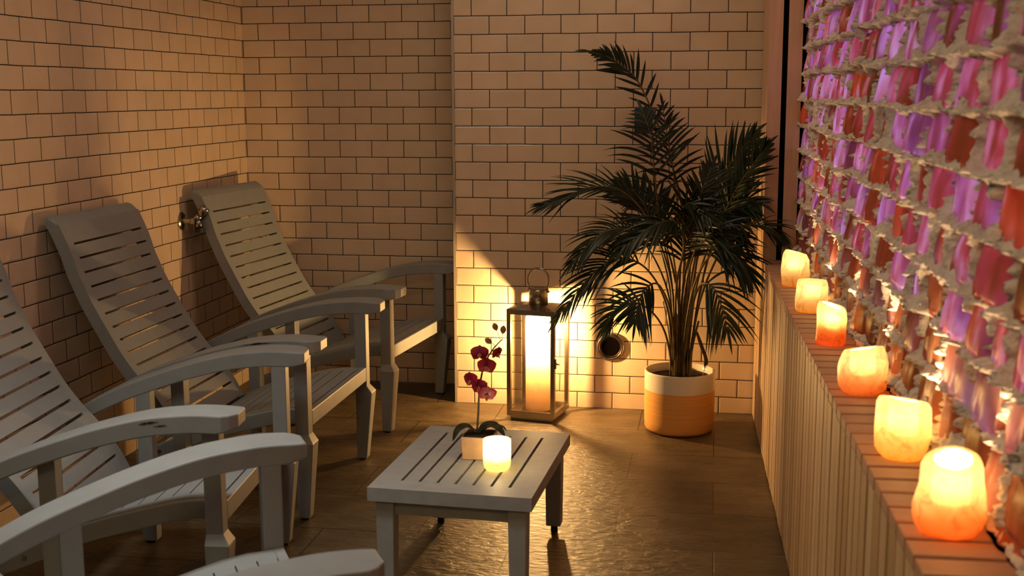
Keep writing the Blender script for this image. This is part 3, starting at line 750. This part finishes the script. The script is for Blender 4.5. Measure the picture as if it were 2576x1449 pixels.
bm = bmesh.new(); hexa(bm, [(-a-.003,-a-.003,zt+.0005),(a+.003,-a-.003,zt+.0005),(a+.003,a+.003,zt+.0005),(-a-.003,a+.003,zt+.0005),(-.046,-.046,zt+.012),(.046,-.046,zt+.012),(.046,.046,zt+.012),(-.046,.046,zt+.012)])
obj('roof', bm, M_STEEL, lan, bevel=.0015)
bm = bmesh.new(); zc = zt+.0115; lathe(bm, [(.041,zc),(.041,zc+.060),(.0395,zc+.064),(.030,zc+.068),(.0005,zc+.069)], 40, True); obj('chimney_cap', bm, M_STEEL, lan, smooth=True)
bm = bmesh.new(); pth = [(.047*math.cos(R(t_)), 0, zc+.102+.052*math.sin(R(t_))) for t_ in range(-32, 213, 7)]
pth = [(.041,0,zc+.056)] + pth + [(-.041,0,zc+.056)]
tube(bm, pth, .0042, 8); hd = obj('handle', bm, M_STEEL, lan, smooth=True)
for sg in (-1,1):
    bm = bmesh.new(); lathe(bm, [(.0055,0),(.0055,.010),(.003,.013)], 12, True, True, axis_fn=lambda p: Vector((sg*(.037+p.z), p.x, zc+.056+p.y))); obj('pivot', bm, M_STEEL, hd)
for ax, sg in (('y',-1),('y',1),('x',1),('x',-1)):
    bm = bmesh.new(); q = sg*(a-.008)
    if ax == 'y': box(bm, -a+pw-.002, a-pw+.002, q-.0012, q+.0012, .040, zt-.018)
    else: box(bm, q-.0012, q+.0012, -a+pw-.002, a-pw+.002, .040, zt-.018)
    obj('glass_pane', bm, M_GLASS, lan)
bm = bmesh.new(); box(bm, a, a+.006, -a+.004, -a+.013, .235, .275); lathe(bm, [(.004,0),(.004,.010),(.006,.013),(.0004,.016)], 10, True, axis_fn=lambda p: Vector((a+.006+p.z, -a+.009+p.x, .255+p.y))); obj('latch', bm, M_STEEL, lan)
M_PTHIN = wax_mat('ivory_wax_thin', [(0,(.84,.54,.25)),(.45,(.92,.70,.38)),(.7,(1,.9,.66))], .50, .72, (0,.4), .04, grad=(-.03,.35))  # amber lower wax paints the glow fading downwards
pc = empty('pillar_candle', (.394,-.168,.0272)); tag(pc, 'tall ivory pillar candle glowing inside the steel lantern', 'candle')
bm = bmesh.new()
lathe(bm, [(.052,.0005),(.0545,.005),(.0545,.06),(.0545,.12),(.0545,.18),(.0545,.235),(.0545,.29),(.0545,.34),(.0545,.395),(.053,.406),(.050,.408)], 48, True)
obj('wax_body', bm, M_PTHIN, pc, smooth=True)
bm = bmesh.new(); tube(bm, [(0,0,.237),(.001,0,.268)], .0013, 6); obj('wick', bm, M_PAD, pc)
flame(pc, .268, .034, .0075)
lamp('pillar_light', 'POINT', (0,0,.325), 62, (1,.63,.285), .016, parent=pc)

# ------------------------------------------------------------------ salt candle holders on the ledge
def salt_candle(s, rad, h, seed, stops, squash, label, power, lean=0.0, zl=.70, trans=.12):
    rs_ = random.Random(seed)
    p0 = led(.064 if rad < .05 else .068, s, LZ)
    t = empty('salt_candle_holder', p0, rs_.uniform(0, 6)); tag(t, label, 'candle holder', 'salt candle holders along the pine ledge')
    sd = seed*3.7
    def warp(p, a_):
        k = 1 + .05*math.sin(2*a_+sd) + .035*math.sin(3*a_+sd*2)
        nz = noise.noise(Vector((p.x*26+sd, p.y*26, p.z*26)))*.0042 + noise.noise(Vector((p.x*70+sd, p.y*70, p.z*70)))*.0014
        q = Vector((p.x*k, p.y*k, p.z)); d = Vector((q.x, q.y, 0)); 
        if d.length > 1e-4: q += d.normalized()*nz
        if p.z > h*.5: q.z += (p.z/h-.5)*.016*math.cos(a_+sd)*(1 if p.z > h*.6 else .5)
        return q
    body = wax_mat('salt_crystal', stops, trans, .06, (0, h), .42, 24, .35, crystal=True)  # stops mix salt tints with the inner glow painted by height
    inner = wax_mat('salt_crystal_well', [(0,(1,.8,.5)),(1,(1,.88,.62))], .4, .38, (0, h), .1)
    prof = [(squash[0]*rad, 0.0005)]
    for f, r_ in zip((.04,.12,.24,.38,.52,.66,.80,.90,.965), squash[1:]): prof.append((r_*rad, f*h))
    bm = bmesh.new(); rt = squash[-1]*rad; prof += [(rt*.965, h*.99), (rt*.90, h), (rt*.70, h-.001)]
    lathe(bm, prof, 44, True, fn=warp)
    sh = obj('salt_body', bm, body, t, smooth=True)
    bm = bmesh.new(); lathe(bm, [(rt*.70, h-.001), (rt*.66, h*.93), (rad*.545, h*.82), (rad*.53, h*.50), (rad*.50, h*.42), (.0002, h*.42)], 44, fn=warp); obj('well', bm, inner, sh, smooth=True)
    bm = bmesh.new(); lathe(bm, [(.0001,h*.43),(.018,h*.43),(.018,h*.55),(.0001,h*.545)], 24); tl = obj('tea_light', bm, M_JWAX, t, smooth=False)
    fl = flame(tl, h*.56, h*.17, .0040)
    lamp('tea_flame', 'POINT', (0,0,h*zl), power*4.2, (1,.68,.34), .009, parent=t)
    return t
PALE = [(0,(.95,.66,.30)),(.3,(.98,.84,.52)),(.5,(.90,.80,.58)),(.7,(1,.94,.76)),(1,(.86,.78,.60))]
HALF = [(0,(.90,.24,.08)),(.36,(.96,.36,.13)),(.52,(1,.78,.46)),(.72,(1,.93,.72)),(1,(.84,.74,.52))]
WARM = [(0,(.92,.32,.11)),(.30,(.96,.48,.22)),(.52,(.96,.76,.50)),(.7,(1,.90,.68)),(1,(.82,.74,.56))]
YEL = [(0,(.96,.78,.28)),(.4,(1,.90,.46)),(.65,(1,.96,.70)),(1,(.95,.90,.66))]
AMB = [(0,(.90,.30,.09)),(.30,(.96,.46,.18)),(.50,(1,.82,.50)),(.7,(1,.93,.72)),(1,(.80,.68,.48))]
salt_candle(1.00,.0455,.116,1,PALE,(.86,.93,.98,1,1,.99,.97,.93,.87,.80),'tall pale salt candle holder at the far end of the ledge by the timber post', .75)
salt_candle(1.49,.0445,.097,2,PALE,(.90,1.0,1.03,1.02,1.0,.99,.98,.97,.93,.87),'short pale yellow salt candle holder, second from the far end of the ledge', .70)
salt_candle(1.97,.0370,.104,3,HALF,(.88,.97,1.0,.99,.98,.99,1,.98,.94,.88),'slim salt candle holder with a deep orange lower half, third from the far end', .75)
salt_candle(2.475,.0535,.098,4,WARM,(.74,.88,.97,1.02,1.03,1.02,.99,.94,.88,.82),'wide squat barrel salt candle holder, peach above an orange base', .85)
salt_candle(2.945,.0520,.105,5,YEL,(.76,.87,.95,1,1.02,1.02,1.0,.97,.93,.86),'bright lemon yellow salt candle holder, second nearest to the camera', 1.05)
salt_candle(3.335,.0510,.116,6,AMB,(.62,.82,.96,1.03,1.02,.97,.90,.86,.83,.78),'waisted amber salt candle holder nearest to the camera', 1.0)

# ------------------------------------------------------------------ potted palm
PX, PY = .997, -.285
palm = empty('potted_palm', (PX, PY, 0)); tag(palm, 'dark green palm with arching feathery fronds in a cream and tan pot beside the ledge', 'plant')
def pot_mat():
    mt, nt, b = new_mat('two_tone_pot')
    tc = N(nt, 'ShaderNodeTexCoord'); sp = N(nt, 'ShaderNodeSeparateXYZ'); nt.links.new(tc.outputs['Object'], sp.inputs[0])
    gt = N(nt, 'ShaderNodeMath', operation='GREATER_THAN', i_1=.176); nt.links.new(sp.outputs['Z'], gt.inputs[0])
    mp = N(nt, 'ShaderNodeMapping'); mp.inputs['Scale'].default_value = (1,1,60); nt.links.new(tc.outputs['Object'], mp.inputs['Vector'])
    nz = N(nt, 'ShaderNodeTexNoise', i_Scale=3.0, i_Detail=5.0); nt.links.new(mp.outputs[0], nz.inputs['Vector'])
    rp = ramp(nt, [(.3,(.74,.34,.08)),(.7,(.86,.44,.13))]); nt.links.new(nz.outputs['Fac'], rp.inputs['Fac'])
    mx = N(nt, 'ShaderNodeMix', data_type='RGBA'); nt.links.new(gt.outputs[0], mx.inputs[0]); nt.links.new(rp.outputs['Color'], mx.inputs[6]); mx.inputs[7].default_value = (.80,.72,.60,1)
    nt.links.new(mx.outputs[2], b.inputs['Base Color'])
    mr = N(nt, 'ShaderNodeMapRange', i_3=.5, i_4=.18); nt.links.new(gt.outputs[0], mr.inputs[0]); nt.links.new(mr.outputs[0], b.inputs['Roughness'])
    return mt
bm = bmesh.new(); lathe(bm, [(.120,0),(.134,.004),(.141,.016),(.1425,.05),(.1435,.15),(.1440,.246),(.1425,.2505),(.1385,.2515),(.1345,.249),(.1335,.225),(.133,.19)], 72, True)
obj('pot', bm, pot_mat(), palm, smooth=True)
bm = bmesh.new(); lathe(bm, [(.0002,.222),(.05,.224),(.10,.221),(.1332,.219)], 40, fn=lambda p, a_: p + Vector((0,0,.006*noise.noise(p*60)))); obj('soil', bm, simple('potting_soil', (.030,.016,.008), .95, noise_amt=.6, noise_scale=90, bump=.9), palm)
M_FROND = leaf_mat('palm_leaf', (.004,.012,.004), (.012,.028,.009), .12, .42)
M_CANE = simple('palm_cane', (.10,.065,.022), .45, noise_amt=.5, noise_scale=35)
rp_ = random.Random(5)
def frond(pts, face, start, L, W, n, droop=.25, lift=52, taper=.55, twist=0.0):
    """pts in world space; leaflets begin at fraction 'start' of the stalk; face = the way the upper side looks"""
    C_ = catmull([Vector(p)-Vector((PX,PY,0)) for p in pts], 10); nC = len(C_)-1
    bm = bmesh.new()
    tube(bm, C_, [.0052*(1-.80*i/nC)+.0006 for i in range(nC+1)], 6, mi=1)
    F0 = Vector(face).normalized()
    for i in range(n):
        t = start + (1-start)*(i+.5)/n; x = t*nC; k = int(min(nC-1, x)); c = C_[k].lerp(C_[k+1], x-k)
        T = (C_[min(nC,k+2)]-C_[max(0,k-1)]).normalized(); S = T.cross(F0)
        if S.length < .1: S = T.orthogonal()
        S.normalize(); Nn = S.cross(T).normalized()
        q = (i+.5)/n; ln = L*(.55+.45*math.sin(math.pi*min(1, q*.75+.22)))*(1-taper*max(0,q-.35)/.65)
        for sd in (-1, 1):
            ang = R(lift - 22*q + rp_.uniform(-6,6)); l2 = ln*rp_.uniform(.86,1.1)
            d = T*math.cos(ang) + S*(sd*math.sin(ang)) + Nn*rp_.uniform(.05,.32)
            d.normalize(); prev = None; ww = W*rp_.uniform(.85,1.1); sg = 6; dr = droop*rp_.uniform(.7,1.4)
            sv = d.cross(Nn).normalized()
            for j in range(sg+1):
                u = j/sg; p = c + d*(l2*u) + Vector((0,0,-dr*l2*u*u)) + T*(.10*l2*u*u)
                wd = ww*(.25+.75*math.sin(math.pi*min(1,.16+.62*u)))*(1-u**3.2) + .0002
                row = [bm.verts.new(p - sv*wd), bm.verts.new(p - Nn*(wd*.35)), bm.verts.new(p + sv*wd)]
                if prev:
                    for a_ in range(2): bm.faces.new((prev[a_], prev[a_+1], row[a_+1], row[a_]))
                prev = row
    tip = C_[-1]; T = (C_[-1]-C_[-3]).normalized(); S = T.cross(F0).normalized(); prev = None
    for j in range(7):
        u = j/6; p = tip + T*(.42*L*u) + Vector((0,0,-.10*L*u*u)); wd = W*(.35+.65*math.sin(math.pi*min(1,.1+.7*u)))*(1-u**3) + .0002
        row = [bm.verts.new(p-S*wd), bm.verts.new(p+S*wd)]
        if prev: bm.faces.new((prev[0], prev[1], row[1], row[0]))
        prev = row
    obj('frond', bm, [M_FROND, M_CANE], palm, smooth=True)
B = .222
FR = [
 ([(.989,-.285,B),(1.005,-.285,.629),(.991,-.265,.917),(.918,-.245,1.171),(.815,-.225,1.40),(.745,-.225,1.475),(.68,-.235,1.515),(.61,-.25,1.535)], (.35,-.75,.55), .44, .145, .0075, 20, .18, 48, .9),
 ([(.981,-.285,B),(.959,-.315,.6),(.908,-.345,.86),(.881,-.345,1.081),(.865,-.335,1.206),(.834,-.315,1.291)], (0,-1,.15), .46, .215, .0066, 13, .38, 54),
 ([(1.0,-.285,B),(1.008,-.285,.629),(.976,-.305,.921),(.953,-.305,1.079),(.931,-.285,1.188),(.909,-.255,1.313)], (.5,-1,.2), .50, .20, .0066, 13, .38, 56),
 ([(1.021,-.285,B),(1.045,-.285,.598),(1.079,-.285,.857),(1.136,-.295,1.024),(1.208,-.31,1.130),(1.268,-.33,1.21)], (-.3,-.9,.4), .50, .20, .0075, 17, .12, 46),
 ([(1.029,-.285,B),(1.07,-.315,.571),(1.128,-.355,.816),(1.2,-.39,.992),(1.265,-.42,1.1),(1.312,-.44,1.169)], (-.4,-.8,.5), .48, .18, .0075, 17, .2, 44),
 ([(1.026,-.285,B),(1.071,-.335,.542),(1.159,-.405,.777),(1.247,-.465,.863),(1.325,-.505,.866),(1.375,-.525,.825)], (-.1,-.35,1), .50, .13, .0065, 15, .35, 48),
 ([(.981,-.285,B),(.959,-.335,.604),(.879,-.385,.849),(.769,-.405,.983),(.645,-.425,1.006),(.535,-.435,.960),(.445,-.435,.930)], (.0,-.45,.9), .44, .19, .0070, 24, .22, 42),
 ([(.977,-.285,B),(.954,-.365,.544),(.883,-.435,.744),(.792,-.485,.843),(.686,-.505,.828),(.58,-.525,.719)], (-.1,-.5,.9), .46, .20, .0070, 20, .40, 50),
 ([(.974,-.285,B),(.946,-.365,.511),(.869,-.445,.682),(.762,-.485,.733),(.657,-.515,.673),(.527,-.535,.507)], (-.15,-.6,.8), .46, .19, .0068, 20, .35, 48),
 ([(.977,-.285,B),(.963,-.365,.479),(.916,-.435,.619),(.868,-.485,.622),(.838,-.505,.562),(.826,-.505,.49)], (-.4,-1,.2), .50, .175, .0066, 11, .30, 54),
 ([(1.005,-.285,B),(1.034,-.385,.485),(1.071,-.465,.627),(1.117,-.515,.636),(1.156,-.525,.561),(1.181,-.525,.469)], (.3,-1,.2), .50, .20, .0066, 11, .35, 52),
 ([(1.0,-.285,B),(1.016,-.335,.54),(1.035,-.385,.804),(1.063,-.405,.962),(1.106,-.385,1.085)], (.1,-1,.3), .45, .19, .0075, 15, .25, 50),
 ([(1.0,-.285,B),(1.04,-.385,.582),(1.114,-.465,.753),(1.196,-.505,.76),(1.265,-.535,.673)], (.2,-.6,.8), .48, .19, .0068, 17, .40, 50),
 ([(.989,-.285,B),(.977,-.385,.58),(1.007,-.465,.782),(.976,-.535,.882),(.889,-.585,.871),(.771,-.605,.78)], (-.2,-.6,.8), .46, .20, .0072, 19, .40, 52),
 ([(1.01,-.285,B),(1.03,-.245,.558),(1.064,-.185,.78),(1.125,-.165,.91),(1.20,-.165,.943),(1.27,-.185,.882)], (.1,-.6,.8), .46, .17, .0070, 17, .3, 50),
 ([(.993,-.285,B),(.981,-.235,.555),(.934,-.185,.811),(.866,-.165,.939),(.784,-.165,.939)], (-.1,-.6,.8), .46, .18, .0070, 17, .3, 50),
 ([(.974,-.285,B),(.931,-.335,.424),(.852,-.385,.529),(.759,-.415,.532),(.697,-.425,.451)], (-.2,-.8,.6), .52, .15, .0062, 13, .30, 46),
 ([(1.02,-.285,B),(1.05,-.30,.56),(1.10,-.32,.76),(1.17,-.34,.90),(1.235,-.38,.96),(1.29,-.42,.95)], (-.1,-.8,.6), .44, .19, .0075, 19, .3, 50),
 ([(1.015,-.285,B),(1.04,-.26,.6),(1.09,-.24,.82),(1.16,-.235,.98),(1.22,-.24,1.04)], (-.2,-.9,.4), .44, .19, .0078, 18, .2, 48),
 ([(1.0,-.285,B),(1.01,-.34,.56),(1.05,-.40,.76),(1.10,-.44,.84),(1.16,-.47,.82),(1.21,-.49,.74)], (.0,-.7,.7), .46, .2, .0072, 19, .4, 52),
 ([(.995,-.285,B),(.99,-.33,.56),(1.00,-.38,.74),(1.04,-.42,.84),(1.06,-.45,.92)], (.0,-1,.3), .44, .2, .0075, 18, .35, 54),
 ([(.985,-.285,B),(.955,-.28,.55),(.905,-.26,.76),(.85,-.24,.90),(.79,-.23,.98),(.74,-.23,1.0)], (-.1,-.8,.6), .46, .18, .0075, 18, .25, 50),
 ([(1.012,-.285,B),(1.022,-.32,.52),(1.03,-.36,.74),(1.00,-.42,.90),(1.03,-.46,.95),(1.10,-.50,.90)], (.1,-.8,.6), .48, .20, .0072, 17, .4, 52),
 ([(.995,-.285,B),(1.0,-.31,.56),(1.04,-.33,.78),(1.10,-.33,.90),(1.17,-.36,.88),(1.23,-.40,.80)], (.1,-.8,.6), .46, .19, .0072, 17, .35, 52),
 ([(.99,-.285,B),(.985,-.30,.52),(.95,-.33,.72),(.90,-.36,.82),(.83,-.40,.84),(.75,-.44,.78)], (-.1,-.7,.7), .46, .19, .0070, 18, .35, 52),
]
for fr_ in FR: frond(*fr_)
for i in range(14):
    a_ = rp_.uniform(0, 6.28); r_ = rp_.uniform(.012,.055); bx, by = r_*math.cos(a_), r_*math.sin(a_)*.7
    th = rp_.choice([.003,.004,.0055,.008]); hgt = rp_.uniform(.22,.42); sp_ = 1.5+hgt*1.2
    bm = bmesh.new(); tube(bm, catmull([(bx,by,.215),(bx*1.15,by*1.15,.215+hgt*.5),(bx*sp_,by*sp_,.215+hgt)], 5), [th*(1-.05*k) for k in range(11)], 7); obj('cane', bm, M_CANE, palm, smooth=True)
bm = bmesh.new(); 
blade(bm, [Vector((.062,-.03,.42)),Vector((.085,-.06,.36)),Vector((.105,-.08,.30)),Vector((.090,-.085,.235))], .010, .3)
obj('dry_leaf', bm, leaf_mat('dry_leaf', (.03,.018,.01), (.06,.035,.015), .1, .5), palm, smooth=True)

# ------------------------------------------------------------------ wall fittings
vt = empty('wall_vent', (.689,0,.276)); tag(vt, 'round chrome pipe opening set in the tiled wall between lantern and palm pot', 'vent')
rotx = lambda p: Vector((p.x, -p.z, p.y))
bm = bmesh.new(); lathe(bm, [(.063,.0008),(.063,.006),(.060,.012),(.050,.015),(.0465,.012),(.046,.001)], 56, axis_fn=rotx); obj('flange', bm, M_CHROME, vt, smooth=True)
bm = bmesh.new(); lathe(bm, [(.0001,.0006),(.0462,.0008)], 48, axis_fn=rotx); obj('opening_disc', bm, M_BLACK, vt)  # flat black disc, paints the shade inside the pipe
bm = bmesh.new(); lathe(bm, [(.0462,.0010),(.0425,.0035),(.0415,.0012)], 48, axis_fn=rotx); obj('inner_ring', bm, simple('dull_copper', (.16,.07,.03), .4, metal=1), vt, smooth=True)
# tap
tp_ = empty('wall_tap', (XW, -.405, .845)); tag(tp_, 'chrome wall tap with round flange on the left tiled wall behind the corner chair', 'tap')
rxx = lambda p: Vector((p.z, p.x, p.y))
bm = bmesh.new(); lathe(bm, [(.038,.0005),(.038,.004),(.030,.009),(.014,.012),(.0125,.040),(.016,.044),(.016,.062),(.0005,.062)], 40, axis_fn=rxx); obj('flange', bm, M_CHROME, tp_)
bm = bmesh.new(); tube(bm, [(.050,0,0),(.066,.010,.012),(.080,.016,.030)], [.013,.015,.015], 14); obj('body', bm, M_CHROME, tp_, smooth=True)
bm = bmesh.new(); tube(bm, [(.076,.014,.024),(.098,.022,.052),(.101,.023,.056)], [.020,.020,.017], 18); obj('handle', bm, M_CHROME, tp_, smooth=True)
bm = bmesh.new(); tube(bm, [(.062,.008,.006),(.072,.010,-.010),(.072,.010,-.030)], [.013,.015,.015], 14); sp2 = obj('spout', bm, M_CHROME, tp_, smooth=True)
bm = bmesh.new(); tube(bm, [(.072,.010,-.030),(.072,.010,-.046)], .018, 18); obj('hose_collar', bm, M_PAD, sp2)
# small notice behind the palm
sg_ = empty('wall_notice', (.818,-.0005,1.257)); tag(sg_, 'small dark blue notice plate on the tiles, half hidden by palm fronds', 'notice')
bm = bmesh.new(); box(bm, -.038, .038, -.004, 0, -.053, .053); obj('plate', bm, simple('blue_plate', (.010,.030,.075), .25, noise_amt=.35, noise_scale=25), sg_, bevel=.0015)
bm = bmesh.new(); box(bm, -.034, .034, -.0046, -.0041, .012, .049); obj('blue_field', bm, simple('blue_print', (.012,.05,.20), .3), sg_)
M_WHITE = simple('white_print', (.55,.58,.62), .5)
bm = bmesh.new(); rz_ = random.Random(2); x = -.024
while x < .024:
    ww_ = rz_.uniform(.0022,.0045); box(bm, x, x+ww_, -.0051, -.0047, .0155, .0155+rz_.uniform(.0035,.006)); x += ww_+.0014
box(bm, -.003, .001, -.0051, -.0047, .038, .043)
obj('print', bm, M_WHITE, sg_)
